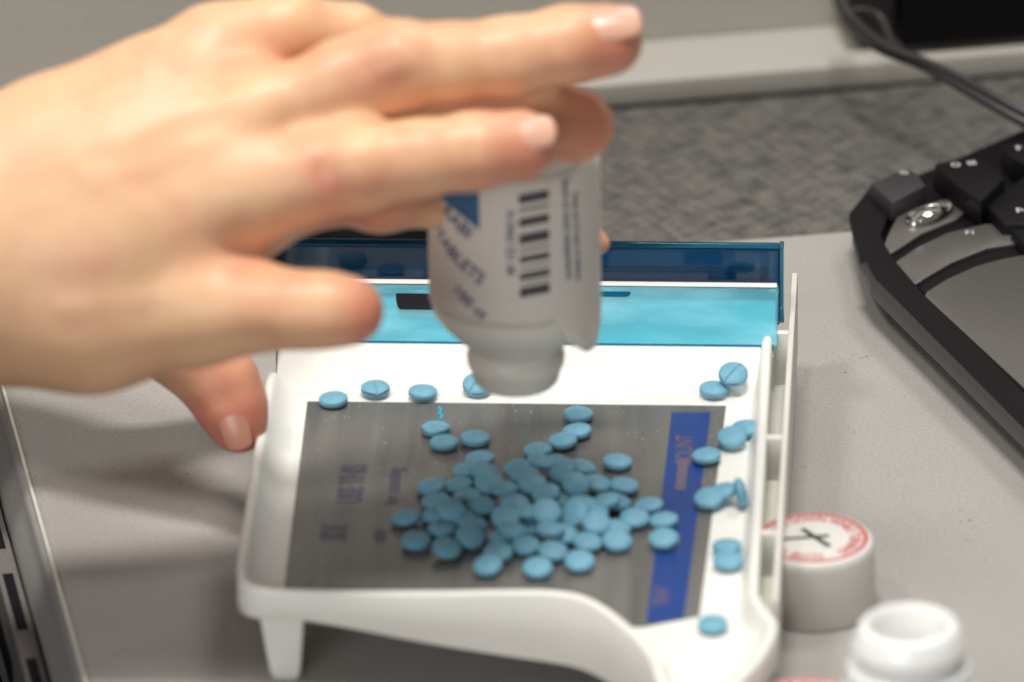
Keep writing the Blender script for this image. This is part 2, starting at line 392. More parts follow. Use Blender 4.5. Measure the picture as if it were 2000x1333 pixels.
for i, p in enumerate(P5):
    d = (P5[min(i + 1, len(P5) - 1)] - P5[max(i - 1, 0)]).normalized()
    nin = Vector((-d.y, d.x, 0))               # path runs counter-clockwise seen from above -> inside is to the left
    iw, zb, zt = IW[i], ZB[i], ZTp[i]
    pr_ = [(-.13, zb), (-.17, zb + .05), (-.17, zt - .09), (-.13, zt - .02), (-.06, zt), (.03, zt - .01), (.09, zt - .07), (.13, zt - .16)]
    for k in range(1, 7):                      # concave cove down to the floor
        f = k / 6; pr_.append((.13 + iw * f, ZF - .02 + (zt - .16 - ZF) * (1 - f) ** 2.4))
    pr_ += [(.13 + iw, ZF - .12), (.0, ZF - .12), (.0, zb)]
    K = len(pr_)
    for o_, z in pr_:
        q = p + nin * o_; vs.append((q.x, q.y, z))
for i in range(len(P5) - 1):
    for k in range(K): fs.append([i * K + k, i * K + (k + 1) % K, (i + 1) * K + (k + 1) % K, (i + 1) * K + k])
fs += [list(range(K)), [(len(P5) - 1) * K + k for k in range(K)]]
link('rim', mesh('rim', vs, fs, True, 55), M['tray'], tray)
# --- floor sheet
fl = [(p.x, p.y) for p in P5[::2]] + [(6.5, 6.2), (-6.4, 6.2)]
link('tray_floor', prism('tray_floor', fl, ZF - .12, ZF), M['tray'], tray)
# --- back ramp (where two tablets lean) and body under the lid
u0, u1 = -6.38, 6.42
rp = [(5.95, ZF - .1), (5.95, ZF + .02), (6.15, ZF + .06), (7.5, ZF + .72), (7.62, ZF + .73), (7.62, .4), (7.3, .4), (6.9, ZF - .1)]
vs = [(u0, a, z) for a, z in rp] + [(u1, a, z) for a, z in rp]; n = len(rp)
fs = [[i, (i + 1) % n, n + (i + 1) % n, n + i] for i in range(n)] + [list(range(n)), [n + i for i in range(n)][::-1]]
link('back_ramp', mesh('back_ramp', vs, fs, True, 20), M['tray'], tray)
sp = [(7.66, ZF + .40), (9.3, ZF + 1.22), (10.4, ZF + 1.22), (10.4, .3), (7.66, .3)]
vs = [(u0 - .1, a, z) for a, z in sp] + [(u1 + .35, a, z) for a, z in sp]; n = len(sp)
fs = [[i, (i + 1) % n, n + (i + 1) % n, n + i] for i in range(n)] + [list(range(n)), [n + i for i in range(n)][::-1]]
link('store_floor', mesh('store_floor', vs, fs, False), M['tray'], tray)
# --- clear blue lid: sloped panel, bend, raised back strip, end cheeks
lid = link('lid', None, None, tray); lid.location = Vector((0, 7.64, ZF + .76)) * S
L0, L1 = -6.45, 6.86
def lidpart(name, sec, x0, x1, mt, bev=.03):
    n = len(sec); vs = [(x0, a, z) for a, z in sec] + [(x1, a, z) for a, z in sec]
    fs = [[i, (i + 1) % n, n + (i + 1) % n, n + i] for i in range(n)] + [list(range(n)), [n + i for i in range(n)][::-1]]
    me = mesh(name, vs, fs, False)
    if bev:
        bm = bmesh.new(); bm.from_mesh(me); bmesh.ops.bevel(bm, geom=list(bm.edges), offset=bev * S, segments=2, affect='EDGES', profile=.5); bm.to_mesh(me); bm.free()
    return link(name, me, mt, lid)
lidpart('lid_panel', [(.0, -.10), (0, .0), (1.84, .90), (1.9, .80)], L0, L1, M['blue_clear'])
lidpart('front_edge', [(-.07, -.12), (-.07, .01), (-.02, .01), (-.02, -.12)], L0, L1 - .1, M['blue_dark'], .0)
lidpart('back_strip', [(1.93, .80), (1.93, 1.86), (2.02, 1.90), (2.08, 1.82), (2.08, .70)], L0, L1, M['blue_dark'])
lidpart('inner_rib', [(2.12, .6), (2.12, 1.22), (2.3, 1.22), (2.3, .6)], L0, L1 - .25, M['blue_dark'])
lidpart('back_wall', [(2.5, -.6), (2.5, 1.80), (2.6, 1.80), (2.6, -.6)], L0, L1, M['blue_dark'])
lidpart('cheek', [(1.75, .3), (1.95, 1.93), (2.6, 1.84), (2.6, -.6), (2.0, .1)], L1 + .0, L1 + .12, M['blue_dark'])
lidpart('bend_glint', [(1.72, .875), (1.77, .925), (1.86, .945), (1.925, .915), (1.925, .86)], L0 + .1, L1 - .05, M['tray'], .01)  # white strip modelled in place of the highlight along the bend
# finger slot through the sloped panel and a reflection painted as a dark patch
def slot_mesh(name, u0_, u1_, s0, s1, mt):
    # s = distance up the slope from the lid's front edge
    c, s_ = math.cos(rad(26.06)), math.sin(rad(26.06)); pts = []
    for t in np.linspace(0, 1, 9): pts.append((u0_ + .16 * (1 - math.cos(t * math.pi / 2)), s1 + (s0 - s1) * math.sin(t * math.pi / 2)))
    for t in np.linspace(1, 0, 9): pts.append((u1_ - .16 * (1 - math.cos(t * math.pi / 2)), s1 + (s0 - s1) * math.sin(t * math.pi / 2)))
    n = len(pts)
    vs = [(u, a * c - .012 * s_, a * s_ + .012 * c) for u, a in pts] + [(u, a * c + .1 * s_, a * s_ - .1 * c) for u, a in pts]
    fs = [list(range(n)), [n + i for i in range(n)][::-1]] + [[i, (i + 1) % n, n + (i + 1) % n, n + i] for i in range(n)]
    return link(name, mesh(name, vs, fs, False), mt, lid)
slot_mesh('slot_and_reflection', TL(777, 590, 3)[0], TL(868, 590, 3)[0], 1.08, 1.62, M['black_gap'])
slot_mesh('slot_and_reflection', TL(1165, 582, 3)[0], TL(1235, 582, 3)[0], 1.58, 1.76, M['blue_dark'])  # this second patch only draws a reflection on the lid
# --- right hand side channel with its outer plate
def box(name, x0, x1, y0, y1, z0, z1, mt, parent, bev=.04):
    return link(name, prism(name, [(x0, y0), (x1, y0), (x1, y1), (x0, y1)], z0, z1, bev), mt, parent)
box('channel_floor', 6.7, 7.2, -6.6, 8.1, 1.0, 1.5, M['rail'], tray)
box('side_plate', 7.14, 7.30, -7.6, 12.0, .6, 2.95, M['rail'], tray, .05)
box('channel_end', 6.60, 7.16, 8.02, 8.25, 1.2, 3.02, M['tray'], tray)
for v in (2.25, -3.35): box('cross_rib', 6.68, 7.16, v, v + .3, 1.2, 2.72, M['rail'], tray)
# --- plate inlaid in the floor
pl = [(-5.5, 5.42), (5.57, 5.42), TL(1366, 1205, ZF), TL(1256, 1226, ZF), (2.9, -7.5), (2.2, -6.9), (-5.4, -6.8)]
plate = link('plate', prism('plate', pl, ZF - .05, ZF + .035), M['plate'], tray)
ZP = ZF + .035
st = [TL(1312, 806, ZP), TL(1388, 806, ZP), TL(1336, 1208, ZP), TL(1262, 1221, ZP)]
link('stripe', flat_mesh('stripe', [(x, y, ZP + .004) for x, y in st], [[3, 2, 1, 0]]), M['stripe'], plate)
def plate_text(body, size, px, py, rot, mt, sx=1.0):
    v2, f2 = text_verts(body, size); c = TL(px, py, ZP); ca, sa = math.cos(rad(rot)), math.sin(rad(rot))
    vs = [(c[0] + x * sx * ca - y * sa, c[1] + x * sx * sa + y * ca, ZP + .008) for x, y in v2]
    link('lettering', flat_mesh('lettering', vs, f2), mt, plate)
plate_text('COUNT', .62, 1338, 880, 91, M['print'], .8)
plate_text('PILLS', .62, 1313, 1060, 91, M['print'], .8)
plate_text('TRAY', .55, 1293, 1165, 91, M['print'], .8)
b_ = [TL(1326, 897, ZP), TL(1346, 897, ZP), TL(1338, 958, ZP), TL(1318, 958, ZP)]
link('print_block', flat_mesh('print_block', [(x, y, ZP + .012) for x, y in b_], [[3, 2, 1, 0]]), M['print'], plate)
plate_text('USE THIS', .95, 690, 945, 90, M['violet_print'], .6)
plate_text('SIDE', .95, 655, 1040, 90, M['violet_print'], .5)
plate_text('for counting', .55, 768, 950, 90, M['violet_print'], .8)
plate_text('only', .6, 740, 1048, 90, M['violet_print'], .8)
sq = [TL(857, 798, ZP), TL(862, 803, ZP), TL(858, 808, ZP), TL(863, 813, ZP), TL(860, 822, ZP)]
link('cyan_mark', tube('cyan_mark', [(x, y, ZP + .02) for x, y in sq], .035, 8, 4), M['cyan'], plate)  # cyan squiggle standing in for a glowing reflection on the plate
# --- legs
def leg(name, u, v, du, dv, ztop, tu=.0, zt2=None):
    vs = []
    for z, s, du_ in ((0, .55, tu), (.25, .68, tu * .9), (ztop, 1, 0)):
        for a, b in ((-1, -1), (1, -1), (1, 1), (-1, 1)): vs.append((u + a * du * s + du_, v + b * dv * s, z))
    fs = [[0, 3, 2, 1], [8, 9, 10, 11]]
    for l in (0, 4):
        for k in range(4): fs.append([l + k, l + (k + 1) % 4, l + 4 + (k + 1) % 4, l + 4 + k])
    me = mesh(name, vs, fs, False); bm = bmesh.new(); bm.from_mesh(me)
    bmesh.ops.bevel(bm, geom=list(bm.edges), offset=.09 * S, segments=3, affect='EDGES', profile=.5); bm.to_mesh(me); bm.free()
    me.polygons.foreach_set('use_smooth', [True] * len(me.polygons)); me.set_sharp_from_angle(angle=rad(60))
    link(name, me, M['tray'], tray)
leg('leg', -5.4, -6.35, .58, .45, 2.0, .06)
leg('leg', 4.3, -8.5, .62, .7, 2.0)
leg('leg', -5.4, 7.6, .55, .4, 2.0); leg('leg', 5.8, 9.4, .55, .4, 2.0)

# ================================================================== TABLETS
PR = .385
def pill_mesh(scored):
    vs, fs, seg = [], [], 32
    rows = [(0, .155), (.10, .152), (.2, .138), (.29, .115), (.345, .088), (.372, .068), (.385, .05), (.385, -.05), (.372, -.068), (.345, -.088), (.29, -.115), (.2, -.138), (.10, -.152), (0, -.155)]
    for r, z in rows:
        for k in range(seg):
            a = 2 * math.pi * k / seg; x, y = r * math.cos(a), r * math.sin(a); zz = z
            vs.append((x, y, zz))
    for i in range(len(rows) - 1):
        for k in range(seg): fs.append([i * seg + k, i * seg + (k + 1) % seg, (i + 1) * seg + (k + 1) % seg, (i + 1) * seg + k])
    if scored:
        # dense disc grid for the break line on the upper face
        vs, fs = [], []; N = 44
        idx = {}
        rr = [r for r, _ in rows[:7]]; zz_ = [z for _, z in rows[:7]]
        for i in range(N + 1):
            for j in range(N + 1):
                x, y = (i / N * 2 - 1), (j / N * 2 - 1)
                X = x * math.sqrt(1 - y * y / 2) * PR; Y = y * math.sqrt(1 - x * x / 2) * PR
                X = math.copysign(abs(X / PR) ** 1.25, X) * PR if X else 0
                lim = math.sqrt(max(PR ** 2 - Y ** 2, 0)); X = max(-lim, min(lim, X))
                r = math.hypot(X, Y); z = float(np.interp(r, rr, zz_)) - .035 * math.exp(-(X / .022) ** 2)
                idx[i, j] = len(vs); vs.append((X, Y, z))
        for i in range(N):
            for j in range(N): fs.append([idx[i, j], idx[i + 1, j], idx[i + 1, j + 1], idx[i, j + 1]])
        base = len(vs)
        for r, z in rows[6:]:
            for k in range(seg):
                a = 2 * math.pi * k / seg; vs.append((r * math.cos(a), r * math.sin(a), z))
        for i in range(len(rows) - 7):
            for k in range(seg): fs.append([base + i * seg + k, base + i * seg + (k + 1) % seg, base + (i + 1) * seg + (k + 1) % seg, base + (i + 1) * seg + k])
        me = bpy.data.meshes.new('pill'); me.from_pydata([tuple(c * S for c in v) for v in vs], [], fs)
        me.polygons.foreach_set('use_smooth', [True] * len(me.polygons)); me.set_sharp_from_angle(angle=rad(60))
        me.materials.append(M['pill']); return me
    me = bpy.data.meshes.new('pill'); me.from_pydata([tuple(c * S for c in v) for v in vs], [], fs)
    bm = bmesh.new(); bm.from_mesh(me); bmesh.ops.remove_doubles(bm, verts=bm.verts, dist=1e-7); bmesh.ops.recalc_face_normals(bm, faces=bm.faces); bm.to_mesh(me); bm.free()
    me.polygons.foreach_set('use_smooth', [True] * len(me.polygons)); me.set_sharp_from_angle(angle=rad(50)); me.materials.append(M['pill'])
    return me
PM = [pill_mesh(False), pill_mesh(True)]
HZ = ZP + .157
loose = [  # px, py, tilt, tilt direction (0 = to the right, 90 = away, -90 = towards the viewer), scored, spin, height, label
 (651, 781, 3, 180, 0, 0, 0, 'blue tablet on the far left of the tray, lying across the dark plate\'s back edge'),
 (733, 760, 4, -90, 1, 10, 0, 'scored blue tablet on the white back border, second from the left'),
 (826, 767, 3, 20, 0, 0, 0, 'blue tablet on the white back border just left of the bottle mouth'),
 (932, 752, 24, -90, 1, -35, .08, 'blue tablet on the white border half hidden behind the bottle mouth'),
 (1432, 732, 27, -90, 1, -38, .36, 'scored blue tablet leaning on the white ramp at the tray\'s back right'),
 (1394, 761, 3, -60, 0, 0, 0, 'blue tablet lying in front of the one that leans on the back ramp'),
 (1130, 810, 3, 0, 0, 0, 0, 'rearmost blue tablet on the dark plate, right of the bottle mouth'),
 (851, 838, 4, 120, 1, 70, 0, 'blue tablet just in front of the small cyan mark on the plate'),
 (868, 865, 3, 120, 0, 0, 0, 'nearest tablet of the trio at the plate\'s upper left'),
 (928, 857, 3, 0, 0, 0, 0, 'rightmost tablet of the trio at the plate\'s upper left'),
 (1127, 843, 6, 180, 0, 0, 0, 'first blue tablet behind the heap in the slanting row of three'),
 (1099, 862, 6, 180, 0, 0, .02, 'middle blue tablet of the slanting row of three behind the heap'),
 (1050, 881, 5, 180, 0, 0, .02, 'blue tablet touching the back of the heap, lowest of the slanting row'),
 (1206, 903, 3, 0, 0, 0, 0, 'single blue tablet lying alone between the heap and the blue stripe'),
 (1457, 838, 5, -120, 0, 0, 0, 'blue tablet partly hidden behind its twin against the right wall'),
 (1430, 855, 20, -100, 0, 0, .10, 'blue tablet propped on its twin near the right wall of the tray'),
 (1380, 891, 5, 180, 0, 0, 0, 'blue tablet overlapping the plate\'s right edge beside the blue stripe'),
 (1385, 974, 16, -110, 0, 0, .08, 'leftmost tablet of the three bunched at the plate\'s right edge'),
 (1413, 960, 12, 180, 0, 0, .12, 'middle tablet of the three bunched at the plate\'s right edge'),
 (1447, 962, 78, 5, 0, 0, .23, 'blue tablet standing on its edge on the white right border'),
 (1420, 1068, 5, 90, 0, 0, 0, 'rear tablet of the touching pair on the right white border'),
 (1422, 1095, 12, -90, 0, 0, .04, 'front tablet of the touching pair on the right white border'),
 (1392, 1220, 5, -90, 0, 0, 0, 'lone blue tablet in the white pouring spout'),
 (1296, 1017, 5, 180, 0, 0, 0, 'rear blue tablet of the pair lying on the dark blue stripe'),
 (1296, 1053, 14, -100, 0, 0, .05, 'front blue tablet of the pair lying on the dark blue stripe'),
]
heap = [  # px, py, tilt, dir
 (937, 897, 4, 180), (913, 919, 8, 180), (943, 920, 8, 0), (955, 943, 24, -75), (842, 951, 9, 170), (896, 947, 10, 150), (912, 970, 8, 160), (852, 980, 6, 180),
 (881, 996, 24, -70), (851, 1006, 10, 150), (793, 1011, 6, 170), (940, 989, 12, -120), (863, 1034, 8, 100), (813, 1056, 8, -90), (873, 1071, 18, -60), (918, 1049, 26, -60),
 (925, 1024, 10, 0), (988, 1010, 22, -85), (982, 1048, 10, 120), (973, 1080, 16, -110), (953, 1105, 18, -120), (1050, 1110, 16, -90), (1027, 1066, 10, -90), (1031, 1029, 12, -95),
 (1080, 1078, 14, -70), (1132, 1097, 18, -90), (1006, 985, 18, -60), (1010, 916, 14, -160), (1025, 930, 14, 170), (1058, 903, 10, 20), (1090, 905, 10, 10), (1096, 925, 32, -150),
 (1124, 946, 30, -70), (1135, 914, 12, 0), (1166, 946, 14, -20), (1066, 966, 18, -120), (1067, 1000, 30, -80), (1098, 980, 20, 0), (1121, 1004, 42, -130), (1165, 1023, 22, -70),
 (1100, 1045, 16, -70), (1148, 1060, 12, -60), (1205, 1057, 18, -70), (1204, 1032, 10, 0), (1240, 1013, 12, -90), (1267, 988, 5, 170), (1219, 950, 6, -20), (1183, 979, 14, 170),
 (1204, 981, 12, 0), (1040, 948, 20, -90), (985, 955, 10, 90), (1033, 1000, 10, 60), (1140, 985, 10, 0), (1000, 1035, 10, 0), (1160, 1000, 8, 0), (1075, 1035, 8, 60), (900, 1010, 8, 0)]
placed = []
GP = 'blue round tablets spilled on the tray'
def put_pill(px, py, tilt, tdir, scored, spin, h, label):
    z = HZ + h; p = P(px, py, z)
    o = bpy.data.objects.new('pill', PM[scored]); COL.objects.link(o); o.location = p * S
    ax = Vector((math.cos(rad(tdir + 90)), math.sin(rad(tdir + 90)), 0))
    o.rotation_euler = (Matrix.Rotation(rad(tilt), 4, ax) @ Matrix.Rotation(rad(spin), 4, 'Z')).to_euler()
    tag(o, label, 'pill', GP); placed.append((p, z)); return o
for a in loose: put_pill(*a)
rows_ = sorted(range(len(heap)), key=lambda i: -heap[i][1])
bands = [(1090, 'foremost row'), (1062, 'second row from the front'), (1040, 'third row from the front'), (1015, 'fourth row from the front'), (990, 'fifth row from the front'),
         (962, 'sixth row from the front'), (935, 'third row from the back'), (912, 'second row from the back'), (0, 'rearmost row')]
lab = {}
for bi, (lo, nm) in enumerate(bands):
    hi = bands[bi - 1][0] if bi else 9999
    ids = sorted([i for i in range(len(heap)) if lo <= heap[i][1] < hi], key=lambda i: heap[i][0])
    words = ['leftmost', 'second from the left', 'third from the left', 'fourth from the left', 'fifth from the left', 'sixth from the left', 'seventh from the left', 'eighth from the left', 'ninth from the left', 'tenth from the left']
    for k, i in enumerate(ids):
        w_ = 'rightmost' if k == len(ids) - 1 and k else words[k]
        tl = 'tilted ' if heap[i][2] > 15 else ''
        lab[i] = tl + 'blue tablet, ' + w_ + ' in the heap\'s ' + nm
cen = (1050, 985)
order = sorted(range(len(heap)), key=lambda i: (heap[i][2] > 20, -math.hypot((heap[i][0] - cen[0]), 1.9 * (heap[i][1] - cen[1]))))
hp = []
for i in order:
    px, py, ti, td = heap[i]
    h = .30 * math.sin(rad(ti)) * .9
    for _ in range(3):
        p = P(px, py, HZ + h); need = h
        base = .30 * math.sin(rad(ti)) * .9
        best = base
        for q, qh in hp:
            d = math.hypot(p.x - q.x, p.y - q.y)
            if d < .70: best = max(best, qh * .75 + .24 * (1 - (d / .72) ** 4))
        h = .5 * (h + best) if _ < 2 else best
        h = min(h, .62)
    p = P(px, py, HZ + h); hp.append((p, h))
    put_pill(px, py, ti, td, 0, random.uniform(0, 180), h, lab[i])

# ================================================================== POURING BOTTLE (upside down)
ZM = 5.6
bc = P(1008, 742, ZM)
bottle = thing('pill_bottle', 'translucent plastic bottle held upside down, paper label with barcode', 'bottle', (bc.x, bc.y, ZM))
BR = 2.2
pf = [(.86, .0), (1.02, -.02), (1.1, .08), (1.16, .34), (1.2, .42), (1.25, .52), (1.27, .74), (1.2, .86), (1.14, .95), (1.18, 1.06), (1.35, 1.2), (1.95, 1.82), (2.12, 2.08), (2.19, 2.4), (BR, 2.8),
      (BR, 7.0), (2.14, 7.25), (1.98, 7.42), (1.7, 7.48), (1.5, 7.3), (0.001, 7.25)]
inner = [(0.001, 7.1), (1.9, 7.1), (2.05, 6.9), (2.07, 2.5), (1.85, 1.95), (1.1, 1.2), (.95, .9), (.88, .4), (.86, .0)]
link('bottle_body', lathe('bottle_body', pf + inner, 96), M['frost'], bottle)
def cyl_pt(th, z, dr): r = BR + dr; return (r * math.sin(th), -r * math.cos(th), z)   # th measured from the side facing the viewer
def cyl_mesh(name, vs2, fs, dr):
    me = bpy.data.meshes.new(name); me.from_pydata([tuple(c * S for c in cyl_pt(x / BR, z, dr)) for x, z in vs2], [], fs)
    me.polygons.foreach_set('use_smooth', [True] * len(me.polygons)); return me
def zb_label(deg):
    pts_ = [(-180, 2.5), (28, 2.5), (34, 2.15), (40, 1.75), (47, 1.62), (50, 1.5), (58, 1.32), (68, 1.12), (76, 1.05), (84, 1.08), (92, 1.3), (100, 2.3), (110, 2.5), (180, 2.5)]
    return float(np.interp(deg, [p[0] for p in pts_], [p[1] for p in pts_]))
vs, fs = [], []; NA, NZ = 150, 12
for i in range(NA + 1):
    dg = -140 + 260 * i / NA; z0 = zb_label(dg)
    for j in range(NZ + 1):
        z = z0 + (6.75 - z0) * j / NZ; f = max(0, (2.5 - z))
        vs.append(cyl_pt(rad(dg), z, .02 - .09 * f * f + .05 * f * math.sin(dg * .16)))
for i in range(NA):
    for j in range(NZ): a = i * (NZ + 1) + j; fs.append([a, a + NZ + 1, a + NZ + 2, a + 1])
lbl = link('label', mesh('label', vs, fs, True, 80), M['label'], bottle)
so = lbl.modifiers.new('thickness', 'SOLIDIFY'); so.thickness = .015 * S; so.offset = -1
def arc_x(px): return BR * math.asin(max(-1, min(1, (px - 1011) / 163.0)))
def hz(py, px):  # height on the bottle for a picture row, on its near surface
    th = math.asin(max(-1, min(1, (px - 1011) / 163.0)))
    return (742 + 73 * BR * math.cos(th) * .43 - py) / 67.0
# barcode
vs, fs = [], []
for y0, y1 in ((386, 404), (413, 418), (431, 447), (461, 480), (489, 493), (503, 515), (524, 527), (535, 547), (553, 555), (562, 580)):
    xs = [arc_x(q) for q in np.linspace(1020, 1076, 7)]; b0 = len(vs)
    for k, x in enumerate(xs):
        px = 1020 + 56 * k / 6; sl = -10 * k / 6 + 4
        for yy in (y1 + sl, y0 + sl): vs.append((x, hz(yy, px)))
    for k in range(6): fs.append([b0 + 2 * k, b0 + 2 * k + 2, b0 + 2 * k + 3, b0 + 2 * k + 1])
link('barcode', cyl_mesh('barcode', vs, fs, .032), M['ink'], lbl)
# blue corner patch
g = [(862, 381), (945, 378), (948, 420), (945, 458), (905, 420)]
vs = []; fs = []
grid = 8
for i in range(grid + 1):
    px = 866 + (946 - 866) * i / grid; yt = 381; yb = 384 + (455 - 384) * (i / grid) ** .9
    for j in range(3): vs.append((arc_x(px), hz(yt - 90 + (yb - yt + 90) * j / 2, px)))
for i in range(grid):
    for j in range(2): a = i * 3 + j; fs.append([a, a + 3, a + 4, a + 1])
link('blue_patch', cyl_mesh('blue_patch', vs, fs, .032), M['ink_patch'], lbl)
def lab_text(body, size, px, py, rot, mt, sx=1):
    v2, f2 = text_verts(body, size); ca, sa = math.cos(rad(rot)), math.sin(rad(rot)); x0, z0 = arc_x(px), hz(py, px)
    link('lettering', cyl_mesh('lettering', [(x0 + x * sx * ca - y * sa, z0 + x * sx * sa + y * ca) for x, y in v2], f2, .034), mt, lbl)
lab_text('RABI', .52, 903, 440, -30, M['ink_blue'], .95)
lab_text('TABLETS', .52, 903, 507, -32, M['ink_blue'], .9)
lab_text('100 ct', .46, 924, 592, -34, M['ink_blue'], .95)
lab_text('N 0463 221 08', .3, 1003, 480, -90, M['ink_blue'])
lab_text('Store at room temperature', .30, 1110, 455, -88, M['ink_blue'], .85)
lab_text('Keep out of reach of children', .26, 1128, 470, -88, M['ink_blue'], .8)

# ================================================================== HANDS (one continuous surface each, from blended bone shapes)
SKIN_RES = .085
def surf_nets(fn, lo, hi, h):
    n = [int(math.ceil((hi[k] - lo[k]) / h)) + 1 for k in range(3)]
    ax = [np.float32(lo[k]) + np.float32(h) * np.arange(n[k], dtype=np.float32) for k in range(3)]
    X, Y, Z = np.meshgrid(*ax, indexing='ij')
    D_ = fn(X, Y, Z)
    ins = D_ < 0
    c = ins[:-1, :-1, :-1].astype(np.int8)
    tot = sum(ins[a:n[0] - 1 + a, b:n[1] - 1 + b, d:n[2] - 1 + d].astype(np.int8) for a in (0, 1) for b in (0, 1) for d in (0, 1))
    act = (tot > 0) & (tot < 8)
    ids = -np.ones(act.shape, np.int64); idx = np.argwhere(act); ids[act] = np.arange(len(idx))
    acc = np.zeros((len(idx), 3)); cnt = np.zeros(len(idx))
    cor = [(a, b, d) for a in (0, 1) for b in (0, 1) for d in (0, 1)]
    for i in range(8):
        for j in range(i + 1, 8):
            da = np.array(cor[j]) - np.array(cor[i])
            if np.abs(da).sum() != 1: continue
            va = D_[idx[:, 0] + cor[i][0], idx[:, 1] + cor[i][1], idx[:, 2] + cor[i][2]]
            vb = D_[idx[:, 0] + cor[j][0], idx[:, 1] + cor[j][1], idx[:, 2] + cor[j][2]]
            mk = (va < 0) != (vb < 0); t = np.where(mk, va / np.where(mk, va - vb, 1), 0)
            acc[mk] += (np.array(cor[i]) + t[:, None] * da)[mk]; cnt[mk] += 1
    verts = (idx + acc / cnt[:, None]) * h + np.array(lo)
    faces = []
    for axn in range(3):
        sl = [slice(None)] * 3; sl2 = [slice(None)] * 3; sl[axn] = slice(0, -1); sl2[axn] = slice(1, None)
        ch = ins[tuple(sl)] != ins[tuple(sl2)]
        o1, o2 = [(1, 2), (2, 0), (0, 1)][axn]
        e = np.argwhere(ch); e = e[(e[:, o1] > 0) & (e[:, o2] > 0) & (e[:, o1] < n[o1] - 1) & (e[:, o2] < n[o2] - 1)]
        def at(d1, d2):
            q = e.copy(); q[:, o1] -= d1; q[:, o2] -= d2; return ids[q[:, 0], q[:, 1], q[:, 2]]
        quad = np.stack([at(1, 1), at(0, 1), at(0, 0), at(1, 0)], 1)
        flip = ~ins[e[:, 0], e[:, 1], e[:, 2]]
        quad[flip] = quad[flip][:, ::-1]; faces.append(quad)
    return verts, np.concatenate(faces)
# view-aligned working frame for the hands
def VF(p): q = p - CAM; return (q.dot(RT), q.dot(UP), -q.dot(F) + DIST)
FRAME = Matrix((RT, UP, -F)).transposed()
def from_vf(v): return CAM + FRAME @ Vector((v[0], v[1], v[2] - DIST))
def seg_d(X, Y, Z, a, b, ra, rb, flat=None):
    ab = np.array(b) - np.array(a); L2 = float(ab @ ab)
    px_, py_, pz_ = X - a[0], Y - a[1], Z - a[2]
    t = np.clip((px_ * ab[0] + py_ * ab[1] + pz_ * ab[2]) / max(L2, 1e-9), 0, 1)
    return np.sqrt((px_ - t * ab[0]) ** 2 + (py_ - t * ab[1]) ** 2 + (pz_ - t * ab[2]) ** 2) - (ra + (rb - ra) * t)
def smin(a, b, k):
    h = np.clip(.5 + .5 * (b - a) / k, 0, 1); return b + (a - b) * h - k * h * (1 - h)
def J(px, py, t, rpx):
    p = V(px, py, t); return VF(p), rpx / (FPX / (DIST - t))
def hand_mesh(name, chains, dents, bumps, bounds, flush, res=SKIN_RES, kglob=.55):
    segs = []
    for grp, k, pts in chains:
        js = [J(*q) for q in pts]
        for (a, ra), (b, rb) in zip(js[:-1], js[1:]): segs.append((grp, k, a, b, ra, rb))
    dn = [(J(*d[:4]), d[4]) for d in dents]; bn = [(J(*d[:4]), d[4]) for d in bumps]
    def fn(X, Y, Z):
        groups = {}
        for grp, k, a, b, ra, rb in segs:
            d = seg_d(X, Y, Z, a, b, ra, rb)
            groups[grp] = d if grp not in groups else smin(groups[grp], d, k)
        D_ = groups.pop('palm')
        for g_ in groups: D_ = smin(D_, groups[g_], kglob)
        ax_, ay_, az_ = X[:, 0, 0], Y[0, :, 0], Z[0, 0, :]
        for lst, sg in ((dn, 1), (bn, -1)):
            for (c, r), amt in lst:
                i0, i1 = np.searchsorted(ax_, (c[0] - 3 * r, c[0] + 3 * r)); j0, j1 = np.searchsorted(ay_, (c[1] - 3 * r, c[1] + 3 * r)); k0, k1 = np.searchsorted(az_, (c[2] - max(4 * r, 1.2), c[2] + max(4 * r, 1.2)))
                zr = max(2 * r, .6)
                D_[i0:i1, j0:j1, k0:k1] += sg * amt * np.exp(-((X[i0:i1, j0:j1, k0:k1] - c[0]) ** 2 + (Y[i0:i1, j0:j1, k0:k1] - c[1]) ** 2) / (r * r) - (Z[i0:i1, j0:j1, k0:k1] - c[2]) ** 2 / (zr * zr))
        return D_
    (x0, y0, t0), (x1, y1, t1) = bounds
    A, B = VF(V(x0, y1, t0)), VF(V(x1, y0, t1))
    v, f = surf_nets(fn, (A[0], A[1], A[2]), (B[0], B[1], B[2]), res)
    # light smoothing of grid steps
    e = np.concatenate([f[:, [0, 1]], f[:, [1, 2]], f[:, [2, 3]], f[:, [3, 0]]])
    for lam in (.4, .3):
        s_ = np.zeros_like(v); c_ = np.zeros(len(v))
        np.add.at(s_, e[:, 0], v[e[:, 1]]); np.add.at(s_, e[:, 1], v[e[:, 0]]); np.add.at(c_, e[:, 0], 1); np.add.at(c_, e[:, 1], 1)
        v = v + lam * (s_ / np.maximum(c_, 1)[:, None] - v)
    fl_ = np.zeros(len(v))
    for d in flush:
        c, r = J(*d[:4]); fl_ += d[4] * np.exp(-((v - np.array(c)) ** 2).sum(1) / (r * r))
    W = np.array(FRAME); vw = (v - np.array([0, 0, DIST])) @ W.T + np.array(CAM)
    me = bpy.data.meshes.new(name); me.from_pydata((vw * S).tolist(), [], f.tolist())
    bm = bmesh.new(); bm.from_mesh(me); bmesh.ops.recalc_face_normals(bm, faces=bm.faces); bm.to_mesh(me); bm.free()
    me.polygons.foreach_set('use_smooth', [True] * len(me.polygons))
    at = me.attributes.new('flush', 'FLOAT', 'POINT'); at.data.foreach_set('value', np.clip(fl_, -1, 1).astype(np.float32))
    return me
person = thing('person', 'person\'s bare hands, one tipping the bottle, a thumb steadying the tray', 'person', P(300, 1250, 0))
PINV = Matrix.Translation(-Vector(person.location))
